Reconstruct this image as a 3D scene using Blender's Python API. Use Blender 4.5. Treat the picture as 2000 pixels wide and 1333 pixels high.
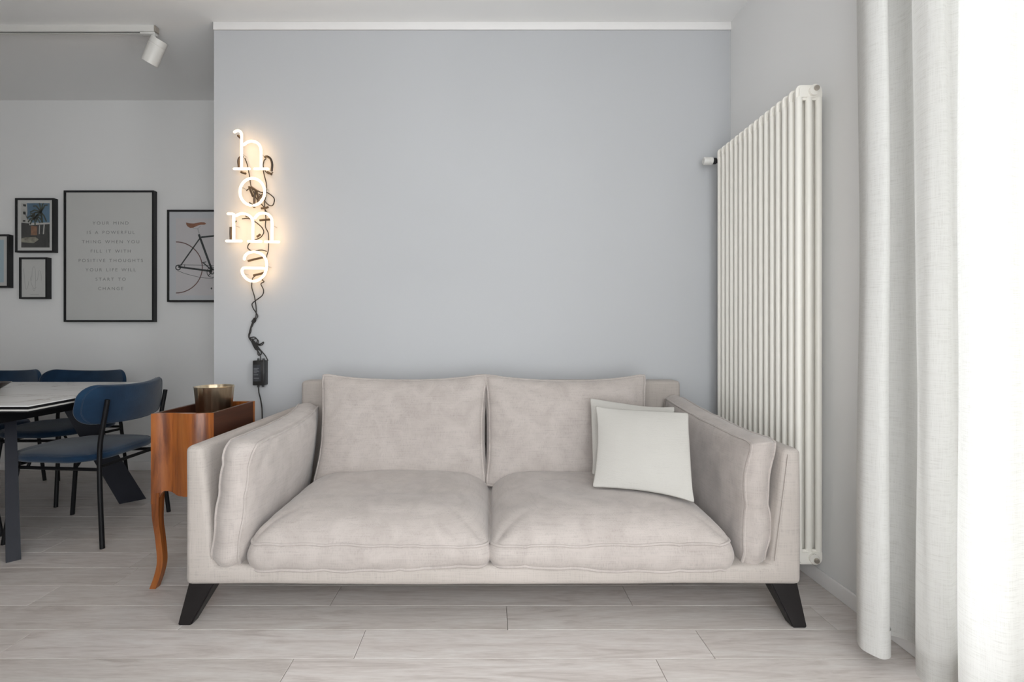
import bpy, bmesh, math, random
from mathutils import Vector, Matrix, noise

for o in list(bpy.data.objects):
    bpy.data.objects.remove(o, do_unlink=True)
scene = bpy.context.scene
COL = scene.collection
PI = math.pi

# ------------------------------------------------------------------ camera
cam_d = bpy.data.cameras.new('camera')
cam_d.sensor_width = 36.0
cam_d.sensor_fit = 'HORIZONTAL'
cam_d.lens = 36.0 * 960 / 2000
cam_d.shift_x = 0.0215
cam_d.shift_y = -0.00775
cam_d.clip_start = 0.05
cam = bpy.data.objects.new('camera', cam_d)
cam.location = (0, 0, 1.07)
cam.rotation_euler = (PI / 2, 0, 0)
COL.objects.link(cam)
scene.camera = cam

# ------------------------------------------------------------------ sky and daylight
world = bpy.data.worlds.new('overcast_sky')
scene.world = world
world.use_nodes = True
bg = world.node_tree.nodes['Background']
bg.inputs['Color'].default_value = (0.93, 0.97, 1.0, 1)
bg.inputs['Strength'].default_value = 1.9


def portal(name, loc, rot, sx, sy):
    l = bpy.data.lights.new(name, 'AREA')
    l.shape = 'RECTANGLE'
    l.size = sx
    l.size_y = sy
    l.cycles.is_portal = True
    o = bpy.data.objects.new(name, l)
    o.location = loc
    o.rotation_euler = rot
    COL.objects.link(o)


WIN_Y0, WIN_Y1, WIN_Z = -0.50, 1.54, 2.6        # tall window in the right wall
BW_X0, BW_X1, BW_Z = -0.85, 1.25, 2.6           # window in the wall behind the camera
Y_FRONT = -0.65
portal('window_portal', (1.70, (WIN_Y0 + WIN_Y1) / 2, WIN_Z / 2), (0, PI / 2, 0), WIN_Z, WIN_Y1 - WIN_Y0)
portal('window_portal', ((BW_X0 + BW_X1) / 2, Y_FRONT - 0.30, BW_Z / 2), (PI / 2, 0, 0), BW_X1 - BW_X0, BW_Z)

scene.view_settings.view_transform = 'Standard'
scene.view_settings.look = 'None'
scene.view_settings.gamma = 1.0
scene.view_settings.use_curve_mapping = False
scene.view_settings.exposure = 1.94
scene.cycles.use_denoising = True
scene.cycles.max_bounces = 6
scene.cycles.diffuse_bounces = 5
scene.cycles.adaptive_threshold = 0.05
scene.cycles.use_light_tree = False
scene.cycles.transparent_max_bounces = 10
scene.cycles.caustics_reflective = False
scene.cycles.caustics_refractive = False
scene.cycles.sample_clamp_indirect = 8.0


# ------------------------------------------------------------------ materials
class NT:
    def __init__(self, name):
        self.m = bpy.data.materials.new(name)
        self.m.use_nodes = True
        self.t = self.m.node_tree
        self.t.nodes.clear()
        self.out = self.n('ShaderNodeOutputMaterial')

    def n(self, kind, **kw):
        nd = self.t.nodes.new(kind)
        for k, v in kw.items():
            if k.startswith('i_'):
                key = k[2:].replace('_', ' ')
                nd.inputs[key].default_value = v
            else:
                setattr(nd, k, v)
        return nd

    def l(self, a, ao, b, bi):
        self.t.links.new(a.outputs[ao], b.inputs[bi])

    def coord(self, scale=(1, 1, 1), src='Object', rand=False, rot=(0, 0, 0)):
        tc = self.n('ShaderNodeTexCoord')
        mp = self.n('ShaderNodeMapping')
        mp.inputs['Scale'].default_value = scale
        mp.inputs['Rotation'].default_value = rot
        self.l(tc, src, mp, 'Vector')
        if rand:
            oi = self.n('ShaderNodeObjectInfo')
            mu = self.n('ShaderNodeMath', operation='MULTIPLY')
            mu.inputs[1].default_value = 37.0
            self.l(oi, 'Random', mu, 0)
            cb = self.n('ShaderNodeCombineXYZ')
            for k in 'XYZ':
                self.l(mu, 0, cb, k)
            self.l(cb, 0, mp, 'Location')
        return mp

    def noise(self, vec, scale, detail=4, rough=0.55, dist=0.0):
        nz = self.n('ShaderNodeTexNoise')
        nz.inputs['Scale'].default_value = scale
        nz.inputs['Detail'].default_value = detail
        nz.inputs['Roughness'].default_value = rough
        nz.inputs['Distortion'].default_value = dist
        self.l(vec, 'Vector', nz, 'Vector')
        return nz

    def ramp(self, src, so, stops):
        r = self.n('ShaderNodeValToRGB')
        while len(r.color_ramp.elements) < len(stops):
            r.color_ramp.elements.new(0.5)
        for e, (p, c) in zip(r.color_ramp.elements, stops):
            e.position = p
            e.color = (*c, 1) if len(c) == 3 else c
        self.l(src, so, r, 'Fac')
        return r

    def mix(self, a, b, fac, mode='MIX'):
        mx = self.n('ShaderNodeMix', data_type='RGBA', blend_type=mode)
        for sock, v in ((0, fac), (6, a), (7, b)):
            if isinstance(v, tuple) and len(v) == 2 and hasattr(v[0], 'outputs'):
                self.t.links.new(v[0].outputs[v[1]], mx.inputs[sock])
            elif isinstance(v, tuple):
                mx.inputs[sock].default_value = (*v, 1)
            else:
                mx.inputs[sock].default_value = v
        return mx

    def bsdf(self, color=None, rough=0.6, metal=0.0, spec=0.5, **kw):
        b = self.n('ShaderNodeBsdfPrincipled')
        if color is not None:
            if isinstance(color[0], (int, float)):
                b.inputs['Base Color'].default_value = (*color, 1)
            else:
                self.t.links.new(color[0].outputs[color[1]], b.inputs['Base Color'])
        b.inputs['Roughness'].default_value = rough
        b.inputs['Metallic'].default_value = metal
        b.inputs['Specular IOR Level'].default_value = spec
        for k, v in kw.items():
            b.inputs[k.replace('_', ' ')].default_value = v
        self.l(b, 'BSDF', self.out, 'Surface')
        return b

    def bump(self, b, src, so, strength, dist=0.002):
        bp = self.n('ShaderNodeBump')
        bp.inputs['Strength'].default_value = strength
        bp.inputs['Distance'].default_value = dist
        self.l(src, so, bp, 'Height')
        self.l(bp, 'Normal', b, 'Normal')


def plain(name, color, rough=0.6, metal=0.0, spec=0.5, vary=0.06, scale=9.0, bump=0.0, bscale=300.0, detail=2):
    t = NT(name)
    c = t.coord()
    nz = t.noise(c, scale, detail)
    a = tuple(max(0, x * (1 - vary)) for x in color)
    b2 = tuple(min(1, x * (1 + vary)) for x in color)
    r = t.ramp(nz, 'Fac', [(0.3, a), (0.7, b2)])
    b = t.bsdf((r, 'Color'), rough, metal, spec)
    if bump:
        n2 = t.noise(c, bscale, 2)
        t.bump(b, n2, 'Fac', bump, 0.001)
    return t.m


def paint(name, color, vary=0.015):
    return plain(name, color, rough=0.85, spec=0.2, vary=vary, scale=1.3, detail=1)


def fabric(name, light, dark, weave=900, nap=6.0, sheen=0.25, contrast=(0.35, 0.68), streak=0.10):
    t = NT(name)
    c = t.coord()
    big = t.noise(c, nap, 4, 0.6, 0.6)
    base = t.ramp(big, 'Fac', [(contrast[0], dark), (contrast[1], light)])
    cv = t.coord((weave, weave, weave * 0.045))
    ch = t.coord((weave * 0.045, weave * 0.045, weave))
    nv = t.noise(cv, 0.5, 2)
    nh = t.noise(ch, 0.5, 2)
    add = t.n('ShaderNodeMath', operation='ADD')
    t.l(nv, 'Fac', add, 0)
    t.l(nh, 'Fac', add, 1)
    lo, hi = 1 - streak, 1 + streak
    wr = t.ramp(add, 0, [(0.55, (lo,) * 3), (1.0, (1, 1, 1))])
    wr.color_ramp.elements[0].position = 0.62
    mx = t.mix((base, 'Color'), (wr, 'Color'), 1.0, 'MULTIPLY')
    b = t.bsdf((mx, 2), 0.95, 0, 0.1, Sheen_Weight=sheen, Sheen_Roughness=0.5)
    t.bump(b, add, 0, 0.35, 0.0012)
    return t.m


def wood(name, stops, scale=(1, 1, 1), rough=0.4, grain=6.0, bump=0.05, rand=True, tone=0.0, coat=0.0, spec=0.4, dist=1.2):
    t = NT(name)
    c = t.coord(scale, rand=rand)
    n1 = t.noise(c, grain, 8, 0.62, dist)
    r = t.ramp(n1, 'Fac', stops)
    n2 = t.noise(c, grain * 9, 4, 0.6, 0.2)
    r2 = t.ramp(n2, 'Fac', [(0.35, (0.90, 0.89, 0.88)), (0.6, (1, 1, 1))])
    mx = t.mix((r, 'Color'), (r2, 'Color'), 1.0, 'MULTIPLY')
    last = (mx, 2)
    if tone:
        oi = t.n('ShaderNodeObjectInfo')
        r3 = t.ramp(oi, 'Random', [(0.0, (1 - tone, 1 - tone, 1 - tone * 1.1)), (1.0, (1, 1, 1))])
        m3 = t.mix(last, (r3, 'Color'), 1.0, 'MULTIPLY')
        last = (m3, 2)
    b = t.bsdf(last, rough, 0, spec, Coat_Weight=coat, Coat_Roughness=0.15)
    if bump:
        t.bump(b, n1, 'Fac', bump, 0.002)
    return t.m


def emission(name, color, strength):
    t = NT(name)
    c = t.coord()
    nz = t.noise(c, 4, 1)
    r = t.ramp(nz, 'Fac', [(0.0, tuple(x * 0.98 for x in color)), (1.0, color)])
    e = t.n('ShaderNodeEmission')
    e.inputs['Strength'].default_value = strength
    t.l(r, 'Color', e, 'Color')
    t.l(e, 0, t.out, 'Surface')
    return t.m


def pane_mat(name, gloss=0.08, tint=(1, 1, 1), rough=0.0):
    t = NT(name)
    tr = t.n('ShaderNodeBsdfTransparent')
    tr.inputs['Color'].default_value = (*tint, 1)
    gl = t.n('ShaderNodeBsdfGlossy')
    gl.inputs['Roughness'].default_value = rough
    lw = t.n('ShaderNodeLayerWeight')
    lw.inputs['Blend'].default_value = 0.25
    mu = t.n('ShaderNodeMath', operation='MULTIPLY_ADD')
    mu.inputs[1].default_value = 0.5
    mu.inputs[2].default_value = gloss
    t.l(lw, 'Fresnel', mu, 0)
    mx = t.n('ShaderNodeMixShader')
    t.l(mu, 0, mx, 0)
    t.l(tr, 0, mx, 1)
    t.l(gl, 0, mx, 2)
    t.l(mx, 0, t.out, 'Surface')
    return t.m


def curtain_mat():
    t = NT('sheer_linen')
    ch = t.coord((26, 26, 800))
    cv = t.coord((900, 900, 22))
    nh = t.noise(ch, 1.0, 1, 0.5)
    nv = t.noise(cv, 1.0, 0, 0.5)
    add = t.n('ShaderNodeMath', operation='ADD')
    hv = t.n('ShaderNodeMath', operation='MULTIPLY_ADD')
    hv.inputs[1].default_value = 0.5
    hv.inputs[2].default_value = 0.25
    t.l(nv, 'Fac', hv, 0)
    t.l(nh, 'Fac', add, 0)
    t.l(hv, 0, add, 1)
    col = t.ramp(add, 0, [(0.4, (0.655, 0.64, 0.61)), (0.7, (0.73, 0.72, 0.695))])
    col.color_ramp.elements[0].position = 0.75
    col.color_ramp.elements[1].position = 1.0
    d = t.n('ShaderNodeBsdfDiffuse')
    tl = t.n('ShaderNodeBsdfTranslucent')
    t.l(col, 'Color', d, 'Color')
    t.l(col, 'Color', tl, 'Color')
    m1 = t.n('ShaderNodeMixShader')
    m1.inputs[0].default_value = 0.27
    t.l(d, 0, m1, 1)
    t.l(tl, 0, m1, 2)
    tr = t.n('ShaderNodeBsdfTransparent')
    op = t.ramp(add, 0, [(0.8, (0.11,) * 3), (1.1, (0.075,) * 3)])
    op.color_ramp.elements[1].position = 1.0
    m2 = t.n('ShaderNodeMixShader')
    t.l(op, 'Color', m2, 0)
    t.l(m1, 0, m2, 1)
    t.l(tr, 0, m2, 2)
    t.l(m2, 0, t.out, 'Surface')
    return t.m


M = {}
M['white_paint'] = paint('white_wall_paint', (0.80, 0.795, 0.785))
M['ceiling_paint'] = paint('white_ceiling_paint', (0.84, 0.835, 0.825))
M['grey_paint'] = paint('blue_grey_wall_paint', (0.50, 0.506, 0.516))
M['trim'] = plain('white_trim_paint', (0.82, 0.80, 0.785), 0.5, vary=0.01)
M['plank'] = wood('whitewashed_oak', [(0.30, (0.52, 0.465, 0.435)), (0.47, (0.655, 0.60, 0.57)), (0.68, (0.725, 0.685, 0.657))],
                  (0.55, 5.5, 5.5), rough=0.42, grain=3.2, bump=0.06, tone=0.13, spec=0.35, dist=2.2)
M['joint'] = plain('dark_plank_joint', (0.20, 0.17, 0.15), 0.9)
M['sofa_cushion'] = fabric('beige_velvet_weave', (0.475, 0.425, 0.395), (0.415, 0.368, 0.340), weave=520, nap=11, sheen=0.3, contrast=(0.34, 0.62), streak=0.16)
M['sofa_frame'] = fabric('beige_frame_weave', (0.485, 0.435, 0.40), (0.44, 0.395, 0.36), weave=560, nap=5, sheen=0.15, streak=0.17)
M['pillow'] = fabric('cream_cotton', (0.535, 0.515, 0.48), (0.515, 0.495, 0.46), weave=800, nap=4, sheen=0.05, streak=0.05)
M['dark_leg'] = plain('black_stained_wood', (0.011, 0.009, 0.009), 0.42, spec=0.3, vary=0.2)
M['black_metal'] = plain('black_powder_coat', (0.007, 0.007, 0.008), 0.48, spec=0.25, vary=0.15)
M['table_metal'] = plain('anthracite_metal', (0.013, 0.014, 0.021), 0.5, spec=0.25, vary=0.1)
M['blue_velvet'] = fabric('petrol_blue_velvet', (0.013, 0.040, 0.083), (0.008, 0.025, 0.055), weave=900, nap=5, sheen=0.28, streak=0.06)
M['radiator'] = plain('cream_enamel', (0.84, 0.81, 0.745), 0.28, vary=0.01)
M['chrome'] = plain('brushed_nickel', (0.60, 0.56, 0.50), 0.3, metal=1.0)
M['white_plastic'] = plain('white_plastic', (0.655, 0.64, 0.61), 0.4, vary=0.02)
M['black_plastic'] = plain('black_plastic', (0.015, 0.014, 0.014), 0.4, vary=0.1)
M['label_print'] = plain('grey_label_print', (0.035, 0.037, 0.043), 0.35, vary=0.3, scale=60)
M['label_text'] = plain('pale_label_text', (0.16, 0.165, 0.175), 0.5)
M['cable'] = plain('black_cable', (0.014, 0.012, 0.011), 0.5)
M['dark_tube'] = plain('blacked_out_glass', (0.035, 0.024, 0.016), 0.35)
M['neon'] = emission('neon_glass', (1.0, 0.64, 0.32), 2.6)
M['curtain'] = curtain_mat()
M['glass'] = pane_mat('window_glass', 0.03)
M['frame_glass'] = pane_mat('picture_glass', 0.02)
M['frame_black'] = plain('black_frame_wood', (0.010, 0.010, 0.011), 0.45, vary=0.1)
M['paper'] = plain('off_white_paper', (0.72, 0.715, 0.69), 0.8, vary=0.01)
M['paper_grey'] = plain('pale_grey_paper', (0.62, 0.63, 0.65), 0.8, vary=0.01)
M['paper_pink'] = plain('pale_pink_print', (0.66, 0.63, 0.635), 0.8, vary=0.02)
M['paper_blue'] = plain('pale_blue_print', (0.46, 0.60, 0.66), 0.8, vary=0.03)
M['ink_grey'] = plain('grey_ink', (0.26, 0.26, 0.25), 0.8)
M['ink_dark'] = plain('dark_green_ink', (0.035, 0.042, 0.042), 0.8)
M['ink_tan'] = plain('tan_ink', (0.30, 0.13, 0.075), 0.8, vary=0.2, scale=40)
M['ink_rust'] = plain('rust_ink', (0.16, 0.085, 0.075), 0.8)
M['ink_silver'] = plain('silver_ink', (0.45, 0.45, 0.45), 0.8)
M['sky_print'] = plain('blue_sky_print', (0.10, 0.20, 0.31), 0.8, vary=0.2)
M['house_print'] = plain('white_house_print', (0.58, 0.57, 0.54), 0.8, vary=0.1)
M['shade_print'] = plain('dark_garden_print', (0.035, 0.036, 0.034), 0.8, vary=0.6, scale=60)
M['ground_print'] = plain('sunlit_ground_print', (0.30, 0.28, 0.22), 0.8, vary=0.4, scale=40)
M['palm_print'] = plain('palm_green_print', (0.045, 0.06, 0.04), 0.8, vary=0.5, scale=60)
M['orange_print'] = plain('terracotta_print', (0.32, 0.15, 0.08), 0.8, vary=0.3, scale=40)
M['fruitwood'] = wood('polished_fruitwood', [(0.36, (0.12, 0.030, 0.007)), (0.50, (0.30, 0.088, 0.018)), (0.72, (0.40, 0.135, 0.03))],
                      (7, 7, 0.6), rough=0.28, grain=2.2, bump=0.02, rand=False, coat=0.3, dist=0.8)
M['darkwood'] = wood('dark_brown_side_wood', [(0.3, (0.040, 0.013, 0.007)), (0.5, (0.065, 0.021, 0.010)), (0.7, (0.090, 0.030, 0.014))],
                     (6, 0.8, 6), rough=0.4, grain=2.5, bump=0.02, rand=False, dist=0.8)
M['edge_white'] = plain('white_ceramic_edge', (0.655, 0.64, 0.61), 0.3, vary=0.01)
M['bowl'] = plain('dark_bronze', (0.09, 0.075, 0.07), 0.3, metal=0.8)
M['lens'] = plain('frosted_lamp_lens', (0.55, 0.54, 0.52), 0.4)


def marble():
    t = NT('white_veined_ceramic')
    c = t.coord((1, 1, 1))
    n1 = t.noise(c, 1.7, 6, 0.6, 1.6)
    sub = t.n('ShaderNodeMath', operation='SUBTRACT')
    sub.inputs[1].default_value = 0.5
    t.l(n1, 'Fac', sub, 0)
    ab = t.n('ShaderNodeMath', operation='ABSOLUTE')
    t.l(sub, 0, ab, 0)
    r = t.ramp(ab, 0, [(0.0, (0.50, 0.46, 0.42)), (0.012, (0.76, 0.75, 0.73)), (0.05, (0.80, 0.79, 0.775))])
    t.bsdf((r, 'Color'), 0.22, 0, 0.5)
    return t.m


def gold_glass():
    t = NT('mercury_gold_glass')
    c = t.coord((30, 30, 4))
    n1 = t.noise(c, 1.0, 3)
    r = t.ramp(n1, 'Fac', [(0.3, (0.62, 0.48, 0.31)), (0.7, (0.90, 0.78, 0.58))])
    t.bsdf((r, 'Color'), 0.28, 1.0, 0.5)
    return t.m


M['marble'] = marble()
M['gold'] = gold_glass()


# ------------------------------------------------------------------ mesh helpers
def link(name, me, mat=None, parent=None, smooth=False):
    o = bpy.data.objects.new(name, me)
    COL.objects.link(o)
    if mat is not None and len(me.materials) == 0:
        me.materials.append(mat)
    if smooth:
        for p in me.polygons:
            p.use_smooth = True
    if parent is not None:
        o.parent = parent
    return o


def obj(name, bm, mat, parent=None, smooth=False, fix=True):
    if fix:
        bmesh.ops.recalc_face_normals(bm, faces=bm.faces[:])
    me = bpy.data.meshes.new(name)
    bm.to_mesh(me)
    bm.free()
    return link(name, me, mat, parent, smooth)


def auto_smooth(o, ang=40):
    me = o.data
    for p in me.polygons:
        p.use_smooth = True
    bm = bmesh.new()
    bm.from_mesh(me)
    for e in bm.edges:
        if len(e.link_faces) == 2 and e.calc_face_angle(0) > math.radians(ang):
            e.smooth = False
    bm.to_mesh(me)
    bm.free()


def empty(name, loc, rz=0.0):
    o = bpy.data.objects.new(name, None)
    o.empty_display_size = 0.1
    o.location = loc
    o.rotation_euler = (0, 0, rz)
    COL.objects.link(o)
    return o


def tag(o, label, cat, group=None):
    o['label'] = label
    o['category'] = cat
    if group:
        o['group'] = group
    return o


def struct(o):
    o['kind'] = 'structure'
    return o


def box(bm, x0, x1, y0, y1, z0, z1, bevel=0.0, seg=2):
    r = bmesh.ops.create_cube(bm, size=1.0)
    for v in r['verts']:
        v.co = Vector((x0 + (v.co.x + .5) * (x1 - x0), y0 + (v.co.y + .5) * (y1 - y0), z0 + (v.co.z + .5) * (z1 - z0)))
    if bevel:
        es = list({e for v in r['verts'] for e in v.link_edges})
        bmesh.ops.bevel(bm, geom=es, offset=bevel, segments=seg, affect='EDGES', profile=0.5)


def bxo(name, dims, mat, parent=None, bevel=0.0, seg=2):
    bm = bmesh.new()
    box(bm, *dims, bevel=bevel, seg=seg)
    o = obj(name, bm, mat, parent)
    if bevel:
        auto_smooth(o, 50)
    return o


def smooth_path(pts, sub=6, closed=False):
    P = [Vector(p) for p in pts]
    n = len(P)
    out = []
    rng = n if closed else n - 1
    for i in range(rng):
        p1, p2 = P[i], P[(i + 1) % n]
        p0 = P[i - 1] if (i > 0 or closed) else p1 + (p1 - p2)
        p3 = P[(i + 2) % n] if (i + 2 < n or closed) else p2 + (p2 - p1)
        for k in range(sub):
            t = k / sub
            out.append(0.5 * ((2 * p1) + (p2 - p0) * t + (2 * p0 - 5 * p1 + 4 * p2 - p3) * t * t + (3 * p1 - p0 - 3 * p2 + p3) * t ** 3))
    if not closed:
        out.append(P[-1])
    return out


def tube(bm, pts, r, sides=8, closed=False, caps=True):
    P = [Vector(p) for p in pts]
    n = len(P)
    rad = r if isinstance(r, (list, tuple)) else [r] * n
    tang = []
    for i in range(n):
        a = P[i - 1] if (i > 0 or closed) else P[i]
        b = P[(i + 1) % n] if (i < n - 1 or closed) else P[i]
        d = (b - a)
        tang.append(d.normalized() if d.length > 1e-9 else Vector((0, 0, 1)))
    ref = Vector((0, 0, 1)) if abs(tang[0].z) < 0.9 else Vector((1, 0, 0))
    nv = tang[0].cross(ref).normalized()
    rings = []
    for i in range(n):
        if i:
            nv = (nv - tang[i] * nv.dot(tang[i]))
            nv = nv.normalized() if nv.length > 1e-6 else tang[i].orthogonal().normalized()
        bv = tang[i].cross(nv)
        rings.append([bm.verts.new(P[i] + (nv * math.cos(2 * PI * k / sides) + bv * math.sin(2 * PI * k / sides)) * rad[i]) for k in range(sides)])
    for i in range(n if closed else n - 1):
        a, b = rings[i], rings[(i + 1) % n]
        for k in range(sides):
            bm.faces.new((a[k], a[(k + 1) % sides], b[(k + 1) % sides], b[k]))
    if caps and not closed:
        bm.faces.new(rings[0][::-1])
        bm.faces.new(rings[-1])


def tubo(name, pts, r, mat, parent=None, sides=8, closed=False):
    bm = bmesh.new()
    tube(bm, pts, r, sides, closed)
    o = obj(name, bm, mat, parent)
    auto_smooth(o, 50)
    return o


def lathe(bm, prof, n=32, c=(0, 0, 0), axis='Z', flute=0.0, nf=20):
    rings = []
    for (r, z) in prof:
        ring = []
        for k in range(n):
            a = 2 * PI * k / n
            rr = r * (1 + flute * math.cos(nf * a))
            p = (rr * math.cos(a), rr * math.sin(a), z)
            if axis == 'Y':
                p = (p[0], p[2], p[1])
            elif axis == 'X':
                p = (p[2], p[0], p[1])
            ring.append(bm.verts.new((c[0] + p[0], c[1] + p[1], c[2] + p[2])))
        rings.append(ring)
    for a, b in zip(rings, rings[1:]):
        for k in range(n):
            bm.faces.new((a[k], a[(k + 1) % n], b[(k + 1) % n], b[k]))
    bm.faces.new(rings[0][::-1])
    bm.faces.new(rings[-1])


def prism(bm, pts, d, axis='Y', off=0.0):
    """extrude a 2D outline: axis Y takes (x, z) points and runs from off to off + d along y"""
    def mk(p, k):
        q = off + (d if k else 0)
        if axis == 'Y':
            return bm.verts.new((p[0], q, p[1]))
        if axis == 'X':
            return bm.verts.new((q, p[0], p[1]))
        return bm.verts.new((p[0], p[1], q))
    a = [mk(p, 0) for p in pts]
    b = [mk(p, 1) for p in pts]
    n = len(pts)
    for k in range(n):
        bm.faces.new((a[k], a[(k + 1) % n], b[(k + 1) % n], b[k]))
    fa = bm.faces.new(a[::-1])
    fb = bm.faces.new(b)
    bmesh.ops.triangulate(bm, faces=[fa, fb])


def copy_tree(o, parent=None):
    c = o.copy()
    COL.objects.link(c)
    c.parent = parent
    for ch in o.children:
        copy_tree(ch, c)
    return c


def ease(t):
    return math.sin(t * PI / 2) * 0.55 + t * 0.45


def cushion(name, w, h, edge, bf, bb, r, mat, parent, mtx, deform=None, nx=44, ny=32, piping=0.0056, p=3.2, q=0.55, wr=0.004, seed=0.0, band=0.006, ear=0.0, pipe_front=True, pipe_back=True):
    """padded cushion: w along local x, h along local y, thickness along local z (front = +z)"""
    bm = bmesh.new()

    def plan(a, b):
        m = max(abs(a), abs(b))
        if m < 1e-9:
            return 0.0, 0.0
        qx, qy = a / m * w / 2, b / m * h / 2
        cx = max(-(w / 2 - r), min(w / 2 - r, qx))
        cy = max(-(h / 2 - r), min(h / 2 - r, qy))
        dx, dy = qx - cx, qy - cy
        if abs(dx) > 1e-9 and abs(dy) > 1e-9:
            ln = math.hypot(dx, dy)
            qx, qy = cx + dx / ln * r, cy + dy / ln * r
        if ear:
            e = ear * (abs(a / m) * abs(b / m)) ** 8
            qx += math.copysign(e, qx)
            qy += math.copysign(e, qy)
            side = 1 - ear * 1.1 * (1 - (min(abs(a), abs(b)) / m) ** 2) / (min(w, h) / 2)
            qx *= side
            qy *= side
        return qx * m, qy * m

    def final(x, y, z, k):
        v = Vector((x, y, z))
        s = 5.0
        amp = wr * k
        sg = max(-1.0, min(1.0, z / (edge / 2)))
        if amp:
            nn = noise.noise(Vector((x * s + seed, y * s - seed, z * 2 + seed * 3)))
            n2 = noise.noise(Vector((x * 14 + seed * 2, y * 9 + seed, z * 4)))
            v.z += amp * (nn * 1.0 + n2 * 0.35) * sg
            if wr >= 0.006:
                # creases that run in from the seams of the worn covers
                edge_k = max(0.0, 1.0 - k) / 0.65
                rg = (1 - abs(noise.noise(Vector((x * 7.5 + seed * 1.7, y * 7.5 - seed, 4.0)))))
                v.z -= 0.0065 * edge_k * rg ** 5 * sg
                rg2 = (1 - abs(noise.noise(Vector((x * 3.0 - seed, y * 5.5 + seed * 2, 8.0)))))
                v.z -= 0.0055 * rg2 ** 9 * k * sg
            v.x += amp * 0.5 * noise.noise(Vector((y * 6 + seed, z * 9, x * 3)))
            v.y += amp * 0.5 * noise.noise(Vector((x * 6 - seed, z * 9, y * 3)))
        if deform:
            v = deform(v)
        return mtx @ v

    A = [math.copysign(ease(abs(-1 + 2 * i / nx)), -1 + 2 * i / nx) for i in range(nx + 1)]
    B = [math.copysign(ease(abs(-1 + 2 * j / ny)), -1 + 2 * j / ny) for j in range(ny + 1)]

    def grid(sgn, bulge):
        g = {}
        for i, a in enumerate(A):
            for j, b in enumerate(B):
                x, y = plan(a, b)
                f = (max(0, 1 - abs(a) ** p) * max(0, 1 - abs(b) ** p)) ** q
                g[i, j] = bm.verts.new(final(x, y, sgn * (edge / 2 + bulge * f), 0.35 + 0.65 * f))
        for i in range(nx):
            for j in range(ny):
                vs = (g[i, j], g[i + 1, j], g[i + 1, j + 1], g[i, j + 1])
                bm.faces.new(vs if sgn > 0 else vs[::-1])
        return g
    gf, gb = grid(1, bf), grid(-1, bb)
    loop = [(i, 0) for i in range(nx)] + [(nx, j) for j in range(ny)] + [(i, ny) for i in range(nx, 0, -1)] + [(0, j) for j in range(ny, 0, -1)]
    nb = 5
    rings = [[gf[k] for k in loop]]
    for s in range(1, nb):
        t = s / nb
        ring = []
        for (i, j) in loop:
            x, y = plan(A[i], B[j])
            k = 1 + band * math.sin(PI * t) / (0.5 * min(w, h))
            ring.append(bm.verts.new(final(x * k, y * k, edge / 2 - edge * t, 0.35)))
        rings.append(ring)
    rings.append([gb[k] for k in loop])
    n = len(loop)
    for ra, rb in zip(rings, rings[1:]):
        for k in range(n):
            bm.faces.new((ra[k], ra[(k + 1) % n], rb[(k + 1) % n], rb[k]))
    lines = [[v.co.copy() for v in rings[0]], [v.co.copy() for v in rings[-1]]]
    o = obj(name, bm, mat, parent, smooth=True)
    if piping:
        for ln, on in zip(lines, (pipe_front, pipe_back)):
            if on:
                tubo('piping', ln, piping, mat, o, 6, True)
    return o


def basis(ex, ey, ez, loc):
    m = Matrix((ex, ey, ez)).transposed().to_4x4()
    m.translation = Vector(loc)
    return m


# ------------------------------------------------------------------ the room
XL, XR = -6.30, 1.41          # left and right walls
YW = 2.88                     # blue-grey wall behind the sofa
YD = 3.84                     # far wall of the dining area
XE = -1.617                   # left end of the blue-grey wall
ZC = 2.89

XP = -4.60                    # boards are laid singly up to here
PW, PL = 0.156, 1.188         # plank width and length
floor = struct(bxo('floor', (XL - .1, XR + .3, Y_FRONT - .3, YD + .1, -0.10, -0.011), M['joint']))
random.seed(11)
known = {-1: -0.644, 0: -0.448, 1: 0.064, 2: -0.628}
plank_cache = {}
row0 = 1.615
k = math.floor((Y_FRONT - row0) / PW)
y = row0 + k * PW
while y < YD:
    off = known.get(k, random.uniform(0, PL))
    i0 = math.floor((XP - off) / PL)
    x = off + i0 * PL
    ya, yb = max(y, Y_FRONT), min(y + PW, YD)
    while x < XR:
        xa, xb = max(x, XP), min(x + PL, XR)
        if xb - xa > 0.01 and not (ya > YW + 0.05 and xa > XE + 0.05):
            key = (round(xb - xa, 3), round(yb - ya, 3))
            if key not in plank_cache:
                g = 0.0008
                w2, h2 = (xb - xa) / 2 - g, (yb - ya) / 2 - g
                bm = bmesh.new()
                c = 0.0016
                lo = [bm.verts.new((sx * w2, sy * h2, -0.012)) for sx, sy in ((-1, -1), (1, -1), (1, 1), (-1, 1))]
                mi = [bm.verts.new((sx * w2, sy * h2, -c * 0.6)) for sx, sy in ((-1, -1), (1, -1), (1, 1), (-1, 1))]
                hi = [bm.verts.new((sx * (w2 - c), sy * (h2 - c), 0)) for sx, sy in ((-1, -1), (1, -1), (1, 1), (-1, 1))]
                bm.faces.new(hi)
                for ra, rb in ((lo, mi), (mi, hi)):
                    for q in range(4):
                        bm.faces.new((ra[q], ra[(q + 1) % 4], rb[(q + 1) % 4], rb[q]))
                me = bpy.data.meshes.new('plank')
                bm.to_mesh(me)
                bm.free()
                plank_cache[key] = me
            po = link('plank', plank_cache[key], M['plank'], floor)
            po.location = ((xa + xb) / 2, (ya + yb) / 2, 0)
        x += PL
    y += PW
    k += 1

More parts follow.
